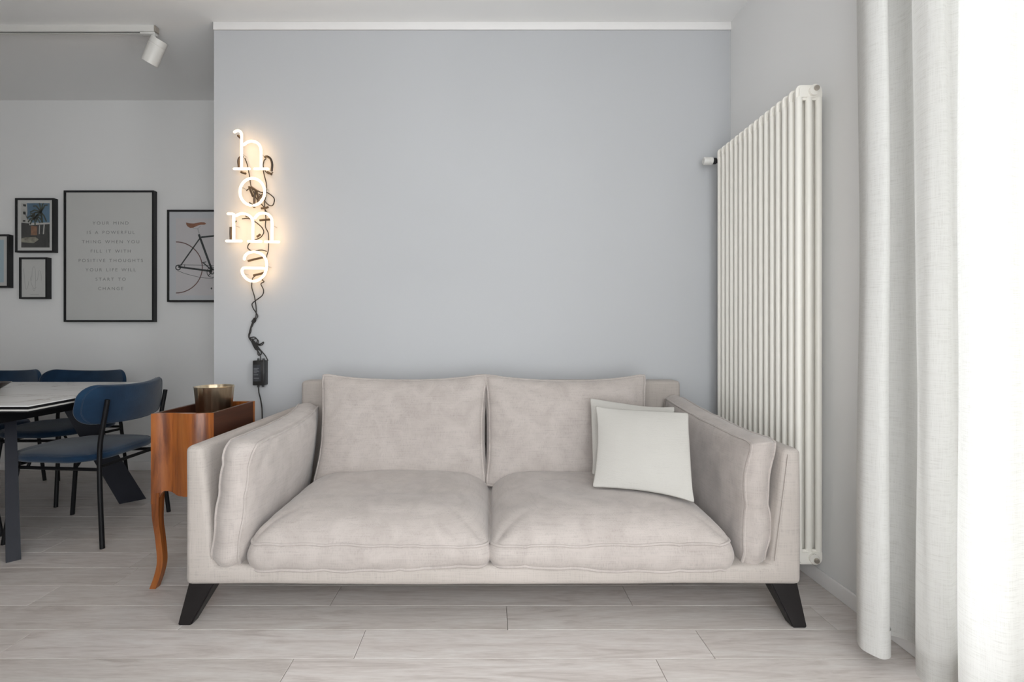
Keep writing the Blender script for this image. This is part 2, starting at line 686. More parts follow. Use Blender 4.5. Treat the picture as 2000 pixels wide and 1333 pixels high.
sb = bxo('plank', (XL, XP - .001, Y_FRONT, YD, -0.0109, 0), M['plank'], floor)
sb['kind'] = 'stuff'
struct(bxo('ceiling', (XL - .1, XR + .3, Y_FRONT - .3, YD + .1, ZC, ZC + 0.1), M['ceiling_paint']))
struct(bxo('wall_back', (XE, XR, YW, YD, 0, ZC), M['grey_paint']))
struct(bxo('wall_dining', (XL - .1, XE, YD, YD + 0.1, 0, ZC), M['white_paint']))
struct(bxo('wall_left', (XL - .1, XL, Y_FRONT, YD, 0, ZC), M['white_paint']))


def wall_with_hole(name, mat, horizontal, a0, a1, h0, h1, zt, d0, d1):
    """a wall slab from a0 to a1 with an opening h0..h1 up to zt; d0..d1 is its thickness"""
    bm = bmesh.new()
    for (p, q2, z0, z1) in ((a0, h0, 0, ZC), (h1, a1, 0, ZC), (h0, h1, zt, ZC)):
        if horizontal:
            box(bm, p, q2, d0, d1, z0, z1)
        else:
            box(bm, d0, d1, p, q2, z0, z1)
    return struct(obj(name, bm, mat))


wall_with_hole('wall_right', M['white_paint'], False, Y_FRONT, YD, WIN_Y0, WIN_Y1, WIN_Z, XR, XR + 0.25)
wall_with_hole('wall_front', M['white_paint'], True, XL - .1, XR, BW_X0, BW_X1, BW_Z, Y_FRONT - 0.25, Y_FRONT)

struct(bxo('trim_1', (XE, XR, YW - 0.012, YW, ZC - 0.046, ZC), M['trim'], bevel=0.003))
struct(bxo('baseboard_right', (XR - 0.012, XR, WIN_Y1, YW, 0, 0.062), M['trim'], bevel=0.003))
struct(bxo('baseboard_dining', (XL, XE, YD - 0.012, YD, 0, 0.065), M['trim'], bevel=0.003))
struct(bxo('baseboard_back', (XE, XR - 0.012, YW - 0.012, YW, 0, 0.062), M['trim'], bevel=0.003))
struct(bxo('baseboard_left', (XL, XL + 0.012, Y_FRONT, YD - 0.012, 0, 0.065), M['trim'], bevel=0.003))


def window(name, horizontal, a0, a1, zt, d):
    """two-leaf glazed door in an opening; d is the depth position of its frame"""
    def bb(bm, p, q2, t0, t1, z0, z1):
        if horizontal:
            box(bm, p, q2, d + t0, d + t1, z0, z1, 0.004)
        else:
            box(bm, d + t0, d + t1, p, q2, z0, z1, 0.004)
    bm = bmesh.new()
    bb(bm, a0, a0 + .05, 0, .07, 0, zt)
    bb(bm, a1 - .05, a1, 0, .07, 0, zt)
    bb(bm, a0 + .05, a1 - .05, 0, .07, zt - .05, zt)
    bb(bm, a0 + .05, a1 - .05, 0, .07, 0, .03)
    root = struct(obj(name, bm, M['trim']))
    mid = (a0 + a1) / 2
    for (p, q2) in ((a0 + .05, mid), (mid, a1 - .05)):
        bm = bmesh.new()
        bb(bm, p, p + .07, -.01, .05, .03, zt - .05)
        bb(bm, q2 - .07, q2, -.01, .05, .03, zt - .05)
        bb(bm, p + .07, q2 - .07, -.01, .05, .03, .13)
        bb(bm, p + .07, q2 - .07, -.01, .05, zt - .12, zt - .05)
        leaf = obj('window_sash', bm, M['trim'], root)
        bm = bmesh.new()
        bb(bm, p + .065, q2 - .065, .018, .026, .125, zt - .115)
        obj('pane', bm, M['glass'], leaf)
    return root


window('window_1', False, WIN_Y0, WIN_Y1, WIN_Z, XR + 0.14)
window('window_2', True, BW_X0, BW_X1, BW_Z, Y_FRONT - 0.20)

# ------------------------------------------------------------------ sofa
SF = 1.80                       # front plane of the sofa
SB = 2.855                      # back plane of the sofa
sofa = empty('sofa', (0.012, (SF + SB) / 2, 0))
tag(sofa, 'beige two seat fabric sofa with loose cushions against the blue-grey wall', 'sofa')
SI = Matrix.Translation(-sofa.location)


def sofa_body():
    prof = [(-1.12, .143), (1.144, .143), (1.144, .645), (1.082, .645), (1.035, .215), (-1.012, .215), (-1.058, .655), (-1.12, .655)]
    bm = bmesh.new()
    ny = 14
    rows = []
    for j in range(ny + 1):
        yy = SF + (SB - SF) * j / ny
        rows.append([bm.verts.new((px, yy, pz)) for px, pz in prof])
    n = len(prof)
    for a, b in zip(rows, rows[1:]):
        for q in range(n):
            bm.faces.new((a[q], a[(q + 1) % n], b[(q + 1) % n], b[q]))
    for r in (rows[0], rows[-1]):
        bm.faces.new((r[0], r[5], r[6], r[7]))
        bm.faces.new((r[0], r[1], r[4], r[5]))
        bm.faces.new((r[1], r[2], r[3], r[4]))
    bmesh.ops.recalc_face_normals(bm, faces=bm.faces[:])
    es = [e for e in bm.edges if len(e.link_faces) == 2 and e.calc_face_angle(0) > 0.6]
    bmesh.ops.bevel(bm, geom=es, offset=0.022, segments=4, affect='EDGES', profile=0.5)
    es = [e for e in bm.edges if e.calc_length() > 0.4]
    bmesh.ops.subdivide_edges(bm, edges=es, cuts=14, use_grid_fill=True)
    for v in bm.verts:
        if v.co.z < 0.17:
            v.co.z += 0.006 * noise.noise(Vector((v.co.x * 3.1, v.co.y * 3, 2)))
        if v.co.y < SF + 0.05:
            v.co.y += 0.004 * noise.noise(Vector((v.co.x * 5, v.co.z * 5, 1)))
    bm.transform(SI)
    o = obj('body', bm, M['sofa_frame'], sofa)
    auto_smooth(o, 60)
    return o


sofa_body()
bm = bmesh.new()
box(bm, -1.052, 1.062, 2.735, SB - 0.002, .20, .803, 0.02, 4)
bm.transform(SI)
auto_smooth(obj('back_frame', bm, M['sofa_frame'], sofa), 60)
# seams on the inner edge of the arms
for pts in ([(1.092, SF - .001, .625), (1.043, SF - .001, .235)],):
    bm = bmesh.new()
    tube(bm, pts, 0.0022, 6)
    bm.transform(SI)
    obj('seam', bm, M['sofa_frame'], sofa)

# seat cushions: local x -> +X, local y -> +Y, local z -> up
for cx, w, sd, lean in ((-0.447, 0.885, 1.3, 1), (0.449, 0.89, 7.7, -1)):
    def dfm(v, w=w, lean=lean, sd=sd):
        v = v.copy()
        fr = max(0, -v.y / 0.37)            # towards the front edge
        up = max(0.0, min(1.0, 0.5 + v.z / 0.096))
        v.z += up * (-0.006 * lean * (v.x / (w / 2)) * fr) + (1 - up) * (0.010 * lean * (v.x / (w / 2)) * fr - 0.004 * math.sin(v.x * 9 + sd))
        # sagging where people sit
        v.z -= 0.012 * math.exp(-((v.x / .2) ** 2 + ((v.y + .02) / .16) ** 2)) * up
        return v
    m = SI @ Matrix.Translation((cx, SF + 0.375, 0.247))
    cushion('seat_cushion', w, 0.75, 0.096, 0.112, 0.012, 0.050, M['sofa_cushion'], sofa, m, dfm, 60, 48, p=4.6, q=0.56, wr=0.008, seed=sd, band=0.012)

# back cushions, leaning on the back frame
tl = math.radians(12)
ey, ez = Vector((0, math.sin(tl), math.cos(tl))), Vector((0, -math.cos(tl), math.sin(tl)))
for cx, w, hh, sd, cz in ((-0.447, 0.85, 0.55, 2.1, 0.572), (0.395, 0.83, 0.545, 5.4, 0.572)):
    def dfb(v, w=w, hh=hh, sd=sd):
        v = v.copy()
        top = max(0, v.y / (hh / 2))
        v.y -= 0.016 * (1 - (2 * v.x / w) ** 2) * top ** 2
        bot = max(0, -v.y / (hh / 2))
        v.x *= 1 - 0.012 * bot
        v.z += 0.03 * bot ** 2 - 0.012 * top ** 2
        for sx in (-1, 1):
            dd = math.hypot((v.x - sx * w * .47) / .09, (v.y + .06) / .035)
            v.z -= 0.006 * math.exp(-dd * dd)
        return v
    m = SI @ basis((1, 0, 0), ey, ez, (cx, 2.550, cz))
    cushion('back_cushion', w, hh, 0.10, 0.062, 0.03, 0.045, M['sofa_cushion'], sofa, m, dfb, 52, 40, p=3.0, q=0.5, wr=0.009, seed=sd, band=0.012, ear=0.012)

# arm cushions standing inside the arms
a7 = math.radians(7)


def dfl(v):
    v = v.copy()
    bk = max(0, (v.x + .1) / .55)
    v.z -= 0.075 * bk ** 2
    fr = max(0, (-v.x - .2) / .25)
    v.y += 0.01 * bk
    return v


cushion('arm_cushion', 0.90, 0.455, 0.105, 0.028, 0.012, 0.06, M['sofa_cushion'], sofa,
        SI @ basis((0, 1, 0), (math.sin(a7), 0, math.cos(a7)), (math.cos(a7), 0, -math.sin(a7)), (-0.948, 2.25, 0.436)), dfl, 52, 34, p=3, q=0.5, wr=0.006, seed=3.3, band=0.012)
a5 = math.radians(3)


def dfr(v):
    v = v.copy()
    bk = max(0, (-v.x + .45) / .9)
    top = max(0, v.y / .225)
    v.y += 0.055 * bk * top
    v.z += 0.012 * bk
    fr = max(0, (v.x - .3) / .15)
    v.z += 0.008 * math.sin(v.y * 22) * fr
    v.x += 0.007 * math.sin(v.y * 31 + v.z * 20) * fr
    return v


cushion('arm_cushion', 0.88, 0.45, 0.092, 0.022, 0.012, 0.05, M['sofa_cushion'], sofa,
        SI @ basis((0, -1, 0), (-math.sin(-a5), 0, math.cos(a5)), (-math.cos(a5), 0, math.sin(-a5) * -1 * -1), (1.003, 2.27, 0.437)), dfr, 52, 34, p=3, q=0.5, wr=0.008, seed=9.1, band=0.012, ear=0.008)


def sofa_leg(x_in, x_out, b_in, b_out, yt, yb):
    bm = bmesh.new()
    top = [(x_in, yt[0]), (x_out, yt[0]), (x_out, yt[1]), (x_in, yt[1])]
    bot = [(b_in, yb[0]), (b_out, yb[0]), (b_out, yb[1]), (b_in, yb[1])]
    a = [bm.verts.new((px, py, .150)) for px, py in top]
    c = [bm.verts.new((px, py, 0)) for px, py in bot]
    for q in range(4):
        bm.faces.new((a[q], a[(q + 1) % 4], c[(q + 1) % 4], c[q]))
    bm.faces.new(a)
    bm.faces.new(c[::-1])
    bmesh.ops.recalc_face_normals(bm, faces=bm.faces[:])
    bmesh.ops.bevel(bm, geom=bm.edges[:], offset=0.004, segments=2, affect='EDGES')
    bm.transform(SI)
    auto_smooth(obj('leg', bm, M['dark_leg'], sofa), 40)


sofa_leg(-1.015, -1.112, -1.093, -1.142, (1.815, 1.90), (1.795, 1.84))
sofa_leg(1.035, 1.135, 1.098, 1.150, (1.815, 1.90), (1.78, 1.825))
sofa_leg(-1.015, -1.112, -1.093, -1.142, (2.75, 2.835), (2.81, 2.85))
sofa_leg(1.035, 1.135, 1.098, 1.150, (2.75, 2.835), (2.81, 2.85))


# ------------------------------------------------------------------ throw pillows
def pillow(label, bl, br, tl_, w, h, sd, z_in):
    bl, br, tl_ = Vector(bl), Vector(br), Vector(tl_)
    ex = (br - bl).normalized()
    up = (tl_ - bl)
    ey_ = (up - ex * up.dot(ex)).normalized()
    ez_ = ex.cross(ey_)
    c = bl + ex * w / 2 + ey_ * h / 2
    root = tag(empty('throw_pillow', c), label, 'pillow', 'cream pillows in the sofa corner')
    m = basis(ex, ey_, ez_, (0, 0, 0))

    def d(v):
        v = v.copy()
        v.x += -0.052 * (v.y / h + 0.5) + 0.006 * math.sin(v.y * 9 + sd)
        v.y += 0.006 * math.sin(v.x * 11 + sd)
        return v
    cushion('cover', w, h, 0.008, 0.034, 0.034, 0.012, M['pillow'], root, m, d, 36, 36, piping=0, p=2.2, q=0.75, wr=0.004, seed=sd, band=0.0, ear=0.005)
    return root


pillow('cream cotton throw pillow lying in front of its twin on the sofa', (0.452, 2.125, 0.412), (0.815, 1.950, 0.400), (0.500, 2.33, 0.729), 0.400, 0.372, 1.0, 0)
pillow('cream cotton throw pillow mostly hidden behind the other one on the sofa', (0.462, 2.232, 0.425), (0.815, 2.072, 0.415), (0.500, 2.427, 0.745), 0.385, 0.365, 4.0, 0)

# ------------------------------------------------------------------ radiator
rad = tag(empty('column_radiator', (1.324, 2.39, 0.11)), 'tall cream white column radiator on the right hand wall', 'radiator')
RZ0, RZ1 = 0.0, 1.99            # relative to the base
NS, PITCH = 16, 0.0465


def rad_section():
    bm = bmesh.new()
    for cx in (-0.041, 0, 0.041):
        tube(bm, [(cx, 0, .05), (cx, 0, RZ1 - .05)], 0.0132, 14)
    for z0, z1, top in ((RZ1 - .062, RZ1, True), (0.0, .062, False)):
        pts = []
        x0, x1, r = -0.0545, 0.0545, 0.022
        for (cx, cz, a0) in ((x1 - r, z1 - r, 0), (x0 + r, z1 - r, 90), (x0 + r, z0 + r, 180), (x1 - r, z0 + r, 270)):
            sharp = (top and a0 in (180, 270)) or (not top and a0 in (0, 90))
            for s in range(5):
                a = math.radians(a0 + 90 * s / 4)
                rr = r if not sharp else 0.006
                ccx = cx if not sharp else (x1 - rr if cx > 0 else x0 + rr)
                ccz = cz if not sharp else (z0 + rr if top else z1 - rr)
                pts.append((ccx + rr * math.cos(a), ccz + rr * math.sin(a)))
        b2 = bmesh.new()
        prism(b2, pts, 0.0264, 'Y', -0.0132)
        bmesh.ops.recalc_face_normals(b2, faces=b2.faces[:])
        es = [e for e in b2.edges if len(e.link_faces) == 2 and abs(e.verts[0].co.y - e.verts[1].co.y) < 1e-6 and e.calc_face_angle(0) > 1.0]
        bmesh.ops.bevel(b2, geom=es, offset=0.009, segments=3, affect='EDGES')
        me = bpy.data.meshes.new('tmp')
        b2.to_mesh(me)
        b2.free()
        bm.from_mesh(me)
        bpy.data.meshes.remove(me)
        cz = (z0 + z1) / 2
        lathe(bm, [(0.019, -0.0235), (0.019, 0.0235)], 12, (0.01, 0, cz), 'Y')
    bmesh.ops.recalc_face_normals(bm, faces=bm.faces[:])
    me = bpy.data.meshes.new('section')
    bm.to_mesh(me)
    bm.free()
    return me


sec = rad_section()
for s in range(NS):
    o = link('section', sec, M['radiator'], rad)
    o.location = (0, -0.3465 + PITCH * s, 0)
    if s == 0:
        auto_smooth(o, 45)
for zz in (RZ1 - 0.022, 0.024):
    bm = bmesh.new()
    lathe(bm, [(0.020, 0.0), (0.020, -0.006), (0.016, -0.009)], 20, (0.018, -0.3465 - 0.012, zz), 'Y')
    pl = obj('plug', bm, M['radiator'], rad)
    auto_smooth(pl, 40)
    bm = bmesh.new()
    lathe(bm, [(0.011, -0.008), (0.011, -0.017), (0.0085, -0.020)], 16, (0.018, -0.3465 - 0.012, zz), 'Y')
    auto_smooth(obj('vent_screw', bm, M['chrome'], pl), 40)
# thermostatic valve at the far top end
vy, vz = -0.3465 + PITCH * (NS - 1) + 0.013, RZ1 - 0.055
bm = bmesh.new()
tube(bm, [(0.01, vy - .005, vz), (0.01, vy + .045, vz), ], 0.012, 12)
tube(bm, [(0.028, vy + .03, vz), (-0.048, vy + .03, vz)], 0.013, 12)
tube(bm, [(-0.046, vy + .03, vz), (-0.064, vy + .03, vz)], 0.018, 14)
valve = obj('valve', bm, M['black_plastic'], rad)
bm = bmesh.new()
lathe(bm, [(0.014, -0.064), (0.022, -0.066), (0.022, -0.082), (0.020, -0.083), (0.020, -0.086), (0.022, -0.087), (0.022, -0.110), (0.018, -0.116)], 20, (0, vy + .03, vz), 'X')
auto_smooth(obj('thermostat_head', bm, M['white_plastic'], valve), 40)
for zz in (0.35, 1.65):
    bm = bmesh.new()
    box(bm, 0.03, 0.086, 0.0, 0.03, zz, zz + 0.03, 0.003)
    obj('wall_bracket', bm, M['radiator'], rad)

# ------------------------------------------------------------------ curtain
curtain = tag(empty('curtain', (1.30, 1.2, 0.0)), 'sheer off-white linen curtain hanging in front of the tall window', 'curtain')
cpath = [(1.335, 1.735), (1.27, 1.695), (1.222, 1.640), (1.196, 1.575), (1.225, 1.535), (1.262, 1.553), (1.290, 1.615), (1.335, 1.648), (1.375, 1.612), (1.372, 1.555),
         (1.325, 1.520), (1.285, 1.480), (1.275, 1.425), (1.310, 1.398), (1.355, 1.420), (1.375, 1.388), (1.345, 1.345), (1.272, 1.330), (1.245, 1.270), (1.275, 1.215),
         (1.345, 1.225), (1.375, 1.180), (1.335, 1.125), (1.265, 1.120), (1.240, 1.060), (1.275, 1.010), (1.345, 1.020), (1.370, 0.970), (1.320, 0.915), (1.262, 0.880), (1.250, 0.820),
         (1.300, 0.780), (1.355, 0.790)]
CZ0, CZ1 = 0.052, 2.722


def curtain_mesh(z0, z1, nz, inset=0.0):
    P = smooth_path([(px, py, 0) for px, py in cpath], 6)
    bm = bmesh.new()
    rows = []
    for j in range(nz + 1):
        t = j / nz
        z = z0 + (z1 - z0) * t
        h = (z - CZ0) / (CZ1 - CZ0)
        row = []
        for i, p in enumerate(P):
            fold = 0.72 + 0.28 * (1 - h)                 # folds open towards the hem
            x = 1.31 + (p.x - 1.31) * fold + 0.010 * noise.noise(Vector((i * .10, h * 3.0, 1)))
            yv = p.y + 0.012 * noise.noise(Vector((i * .07, h * 2.2, 9))) + 0.02 * h
            row.append(bm.verts.new((x + inset - curtain.location.x, yv - curtain.location.y, z + 0.006 * math.sin(i * .16) * (1 - h))))
        rows.append(row)
    for a, b in zip(rows, rows[1:]):
        for q in range(len(a) - 1):
            bm.faces.new((a[q], a[q + 1], b[q + 1], b[q]))
    return bm


obj('fabric', curtain_mesh(CZ0, CZ1, 60), M['curtain'], curtain, smooth=True, fix=False)
obj('hem', curtain_mesh(CZ0 + .001, CZ0 + 0.085, 4, 0.0035), M['curtain'], curtain, smooth=True, fix=False)
rod = tag(empty('curtain_rod', (1.31, 0.4, 2.74)), 'white curtain rail above the tall window', 'curtain rail')
tubo('rail', [(0, -1.00, 0), (0, 1.42, 0)], 0.012, M['trim'], rod, 12)
for yy in (-0.9, 0.2, 1.36):
    tubo('bracket', [(0, yy, 0), (0, yy, 0.15)], 0.008, M['trim'], rod, 8)

# ------------------------------------------------------------------ side cabinet with legs
X0, X1, Y0, Y1 = -1.416, -1.167, 2.06, 2.44
cab = tag(empty('side_cabinet', ((X0 + X1) / 2, (Y0 + Y1) / 2, 0)), 'small antique open-top wooden cabinet on curved legs beside the sofa arm', 'cabinet')
CI = Matrix.Translation(-cab.location)


def serp(x):
    t = (x - X0) / (X1 - X0)
    return -0.011 * math.cos(2 * PI * t * 1.5 + 0.3) + 0.003


def cab_front(yface, sgn, name):
    bm = bmesh.new()
    n = 40
    grid = []
    ztop = .733
    for i in range(n + 1):
        t = i / n
        x = X0 + (X1 - X0) * t
        s = min(t, 1 - t) * (X1 - X0)
        if s < 0.022:
            zb = .355
        elif s < 0.045:
            zb = .355 + .050 * math.sin((s - .022) / .023 * PI / 2)
        else:
            zb = .405 - .017 * min(1, (s - .045) / .05) + 0.004 * math.sin((s - .045) * 70)
        col = []
        for j in range(3):
            z = zb + (ztop - zb) * j / 2
            yo = serp(x) if sgn < 0 else 0
            col.append((bm.verts.new((x, yface + yo, z)), bm.verts.new((x, yface - sgn * 0.018, z))))
        grid.append(col)
    for a, b in zip(grid, grid[1:]):
        for j in range(2):
            bm.faces.new((a[j][0], b[j][0], b[j + 1][0], a[j + 1][0]))
            bm.faces.new((a[j][1], b[j][1], b[j + 1][1], a[j + 1][1]))
        bm.faces.new((a[0][0], b[0][0], b[0][1], a[0][1]))
        bm.faces.new((a[2][0], b[2][0], b[2][1], a[2][1]))
    for col in (grid[0], grid[-1]):
        for j in range(2):
            bm.faces.new((col[j][0], col[j + 1][0], col[j + 1][1], col[j][1]))
    bm.transform(CI)
    o = obj(name, bm, M['fruitwood'], cab)
    auto_smooth(o, 40)


cab_front(Y0, -1, 'front_panel')
cab_front(Y1, 1, 'back_panel')
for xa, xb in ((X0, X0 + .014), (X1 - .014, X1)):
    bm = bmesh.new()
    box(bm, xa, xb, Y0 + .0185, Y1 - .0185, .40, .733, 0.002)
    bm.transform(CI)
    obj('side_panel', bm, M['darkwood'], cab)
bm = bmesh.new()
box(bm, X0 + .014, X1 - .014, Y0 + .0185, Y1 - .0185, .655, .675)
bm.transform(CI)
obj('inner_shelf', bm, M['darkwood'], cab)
for sx, sy in ((0, 0), (1, 0), (0, 1), (1, 1)):
    bm = bmesh.new()
    path = [(0.0, .40), (0.0, .29), (0.006, .21), (0.011, .11), (0.004, .05), (-0.008, 0.0)]
    P = smooth_path([(dx, 0, z) for dx, z in path], 5)
    rows = []
    for pnt in P:
        hw = 0.0125 + 0.004 * max(0, (pnt.z - .25) / .15)
        cx = (X0 + .0135 + pnt.x) if sx == 0 else (X1 - .0135 - pnt.x)
        cyy = (Y0 + .016 + pnt.x) if sy == 0 else (Y1 - .016 - pnt.x)
        rows.append([bm.verts.new((cx + ax * hw, cyy + ay * (hw + .003), pnt.z)) for ax, ay in ((-1, -1), (1, -1), (1, 1), (-1, 1))])
    for a, b in zip(rows, rows[1:]):
        for q in range(4):
            bm.faces.new((a[q], a[(q + 1) % 4], b[(q + 1) % 4], b[q]))
    bm.faces.new(rows[0])
    bm.faces.new(rows[-1])
    bm.transform(CI)
    auto_smooth(obj('leg', bm, M['fruitwood'], cab), 40)

# gold vessel standing in the cabinet
ves = tag(empty('candle_holder', (-1.290, 2.30, 0.6755)), 'ribbed gold mercury glass candle holder standing in the open cabinet', 'candle holder')
bm = bmesh.new()
lathe(bm, [(0.005, 0.0), (0.066, 0.0), (0.071, 0.004), (0.083, 0.142), (0.085, 0.146), (0.082, 0.147), (0.079, 0.142), (0.066, 0.010), (0.005, 0.008)], 96, (0, 0, 0), 'Z', 0.012, 16)
auto_smooth(obj('cup', bm, M['gold'], ves), 60)
bm = bmesh.new()
lathe(bm, [(0.005, 0.0085), (0.058, 0.0105), (0.0675, 0.075), (0.060, 0.078), (0.005, 0.076)], 32)
auto_smooth(obj('candle', bm, plain('dark_candle_wax', (0.10, 0.055, 0.04), 0.5), ves), 40)


# ------------------------------------------------------------------ neon sign on the blue-grey wall
NY = 2.812
NS_ = 960 / NY
sign = tag(empty('neon_sign', (-1.365, YW, 1.55)), 'warm white neon sign spelling home downwards on the grey wall', 'neon sign')


def W(u, v, yy=NY):
    """wall-plane layout units to metres, local to the sign"""
    return Vector(((u - 957) * yy / 960, yy, 1.07 - (v - 651) * yy / 960)) - sign.location


def strokes(name, lines, r=0.0069):
    bm = bmesh.new()
    for pts, sm in lines:
        P = [W(*p) for p in pts]
        P = smooth_path(P, 7) if sm else P
        # rounded ends
        d0, d1 = (P[0] - P[1]).normalized(), (P[-1] - P[-2]).normalized()
        rr = [r * .55] + [r] * len(P) + [r * .55]
        tube(bm, [P[0] + d0 * r * .8] + P + [P[-1] + d1 * r * .8], rr, 10)
    o = obj(name, bm, M['neon'], sign)
    auto_smooth(o, 60)
    return o


strokes('letter', [
    ([(458, 258), (464, 255.5), (469.5, 257.5), (471.8, 264), (471.8, 280), (471.8, 300), (471.8, 327)], True),
    ([(457.5, 330), (487, 330)], False),
    ([(476, 283), (483.3, 277.8), (491.5, 275.8), (501.6, 278.8), (508, 286), (509.8, 296), (509.8, 312), (509.8, 327)], True),
    ([(497.5, 330), (523.5, 330.3)], False)])
oo = []
for s in range(34):
    a = math.radians(-83 + 346 * s / 33)
    oo.append((492.8 + 24.2 * math.cos(a), 375 - 26.6 * math.sin(a)))
strokes('letter', [(oo, False)])
strokes('letter', [
    ([(445.5, 417.7), (454, 417.7)], False), ([(456.5, 419), (456.5, 469)], False), ([(442.5, 471), (471, 471)], False),
    ([(460, 422), (470, 417.7), (480, 418.4), (489.4, 424), (493.8, 433), (493.8, 450), (493.8, 469)], True), ([(485, 471.7), (510, 471.8)], False),
    ([(497.5, 426.5), (504.3, 419), (512.4, 416.5), (521.8, 418), (529, 425), (531.4, 434), (531.4, 452), (531.4, 470)], True), ([(518, 472.5), (544.5, 472.7)], False)])
strokes('letter', [
    ([(477.3, 506.8), (478.6, 500.5), (484, 495), (493.5, 492.3), (504.3, 493.6), (513.3, 498.5), (519.2, 507.5), (520.8, 519.6), (518.4, 531.8), (513.7, 539.9), (505.6, 546.6),
      (494.8, 549.7), (484, 546.6), (475.9, 538.5), (472.8, 530.4), (474, 525.5), (478, 523.6), (495, 523.8), (515, 524.4)], True)])


def dark(name, pts, r, mat, dy=0.0, sm=True):
    P = [W(*p) + Vector((0, dy, 0)) for p in pts]
    return tubo(name, smooth_path(P, 5) if sm else P, r, mat, sign, 8)


for pts in ([(462.4, 326.4), (461.3, 310.2), (465.8, 303.5), (470.5, 303.2)],
            [(512.4, 304.1), (517.8, 302.8), (524.5, 307.5), (527.5, 318.3), (526.5, 331.8)],
            [(460, 261), (464, 265), (468.5, 270)],
            [(466, 333), (471, 335), (476, 336.5)], [(518, 333), (523, 336), (527, 338)],
            [(494, 372), (492.8, 384), (492.3, 396), (492.3, 404)], [(497.5, 374), (500.5, 386), (499.5, 397)],
            [(482, 362), (486, 372), (490, 382)], [(486, 362.5), (493, 368), (498.5, 372)], [(511, 376), (505, 382), (499, 388)],
            [(445.9, 442), (445.7, 455), (446.2, 467)], [(503, 428.5), (514, 427.5), (526.5, 426.5)], [(497.5, 461), (501, 459), (504.5, 456)],
            [(480, 508.8), (495, 505), (511, 501.4)], [(490.8, 537.2), (503, 534.5), (516, 530.5)], [(476, 420), (481, 421), (485, 423)], [(506, 405), (513, 404.5), (520, 402.5)]):
    dark('tube_end', pts, 0.0066, M['dark_tube'], 0.026)
for pts in ([(470, 303.2), (474.6, 315.6), (478.6, 334.5), (482, 357.5), (486.7, 369.6), (494, 385), (505, 397), (510, 405)],
            [(526, 332), (516, 334), (507, 322), (508, 309), (512.4, 304)],
            [(506, 322), (507.6, 333.2), (512.4, 352), (513, 365.6), (511, 380.4), (509, 396), (511.7, 421), (511, 440), (516.4, 452), (517, 471), (516.4, 487), (513.7, 496.7), (513, 506), (515, 522.3), (509, 533), (504.3, 545.3)],
            [(473, 368), (479, 363.5), (486, 362), (494, 367), (502, 371), (512, 371), (521.8, 376.4), (528.6, 384.5), (526.5, 395.3), (521.8, 398), (515, 394.6), (506, 384), (499, 375)],
            [(479, 391.5), (484, 394.5), (492, 395), (500, 391), (506, 386)],
            [(453.6, 427.8), (447.6, 434.6), (445.9, 444)],
            [(464.4, 423.8), (477.3, 423), (489.4, 429), (502.9, 440), (507.6, 449.4), (504.3, 457.5), (497.5, 462.9), (484, 468.3), (476.6, 476.4), (476.6, 483.2), (486.7, 487.9), (502.9, 485.9), (513.7, 488.6)],
            [(509, 404), (514, 411), (519, 417)],
            [(490.8, 537.2), (487, 540), (485, 544), (484.4, 549), (483.7, 560), (489, 578), (491.9, 596), (492.7, 610), (491, 621), (484.4, 632), (480, 646), (477.7, 659), (485.5, 670.6), (494, 684), (500, 694), (502, 706)],
            [(504.3, 545.3), (508, 549), (502, 553.5), (507, 565), (504.7, 576), (492, 586), (484.4, 593), (486.7, 602), (492, 610), (495.7, 617.7), (490, 625.5), (483.3, 637), (482, 648), (478.8, 659), (489, 668), (499, 682), (510, 695), (516, 706)],
            # tied loops of spare cable
            [(487, 622), (492, 624), (489, 630), (484, 628), (490, 621), (486, 634), (483, 640), (487, 632)],
            [(481, 660), (489, 659), (495, 665), (491, 672), (485, 666), (492, 662), (497, 668), (492, 676), (486, 670), (495, 680), (500, 686), (493, 678), (484, 664)],
            [(490, 672), (500, 673), (507, 669), (505, 674), (498, 675), (492, 670)],
            [(494, 676), (500, 684), (503, 692), (497, 695), (495, 686), (490, 676), (486, 668), (491, 680)],
            [(484, 662), (490, 672), (497, 682), (492, 684), (487, 676), (483, 666)]):
    dark('cable', pts, 0.0030, M['cable'], 0.048)
for (u, v) in ((472, 300), (509, 300), (471, 365), (515, 365), (457, 440), (531, 440), (520, 520), (475, 535)):
    p0 = W(u, v)
    tubo('clip', [p0 + Vector((0, 0.004, 0)), p0 + Vector((0, YW - NY - 0.0005, 0))], 0.0028, pane_mat('clear_clip', 0.1) if 'clear_clip' not in bpy.data.materials else bpy.data.materials['clear_clip'], sign, 6)

adp = tag(empty('power_adapter', (-1.333, YW, 0.84)), 'black power adapter box hanging on the wall under the neon sign', 'power adapter')
bxo('housing', (-0.033, 0.033, -0.052, -0.001, -0.071, 0.071), M['black_plastic'], adp, 0.003)
hs = adp.children[0]
bxo('label', (-0.029, 0.012, -0.0530, -0.0519, -0.048, 0.048), M['label_print'], hs)
bm = bmesh.new()
for zz, wd in ((0.026, .030), (0.018, .022), (0.010, .030), (0.002, .018), (-.010, .026), (-.030, .030)):
    box(bm, -0.026, -0.026 + wd, -0.0536, -0.0529, zz - .0022, zz + .0022)
obj('printed_text', bm, M['label_text'], hs)
for xx, zz in ((-0.012, -.071), (0.016, -.071), (-0.012, .071), (0.018, .071)):
    tubo('cable_gland', [(xx, -0.026, zz), (xx, -0.026, zz + math.copysign(.012, zz))], 0.006, M['black_plastic'], hs, 10)
tubo('power_cord', smooth_path([(-0.012, -0.026, -.080), (-0.010, -0.022, -.12), (-0.002, -0.014, -.17), (0.003, -0.010, -.25), (0.003, -0.012, -.50)], 5), 0.0034, M['cable'], adp, 8)

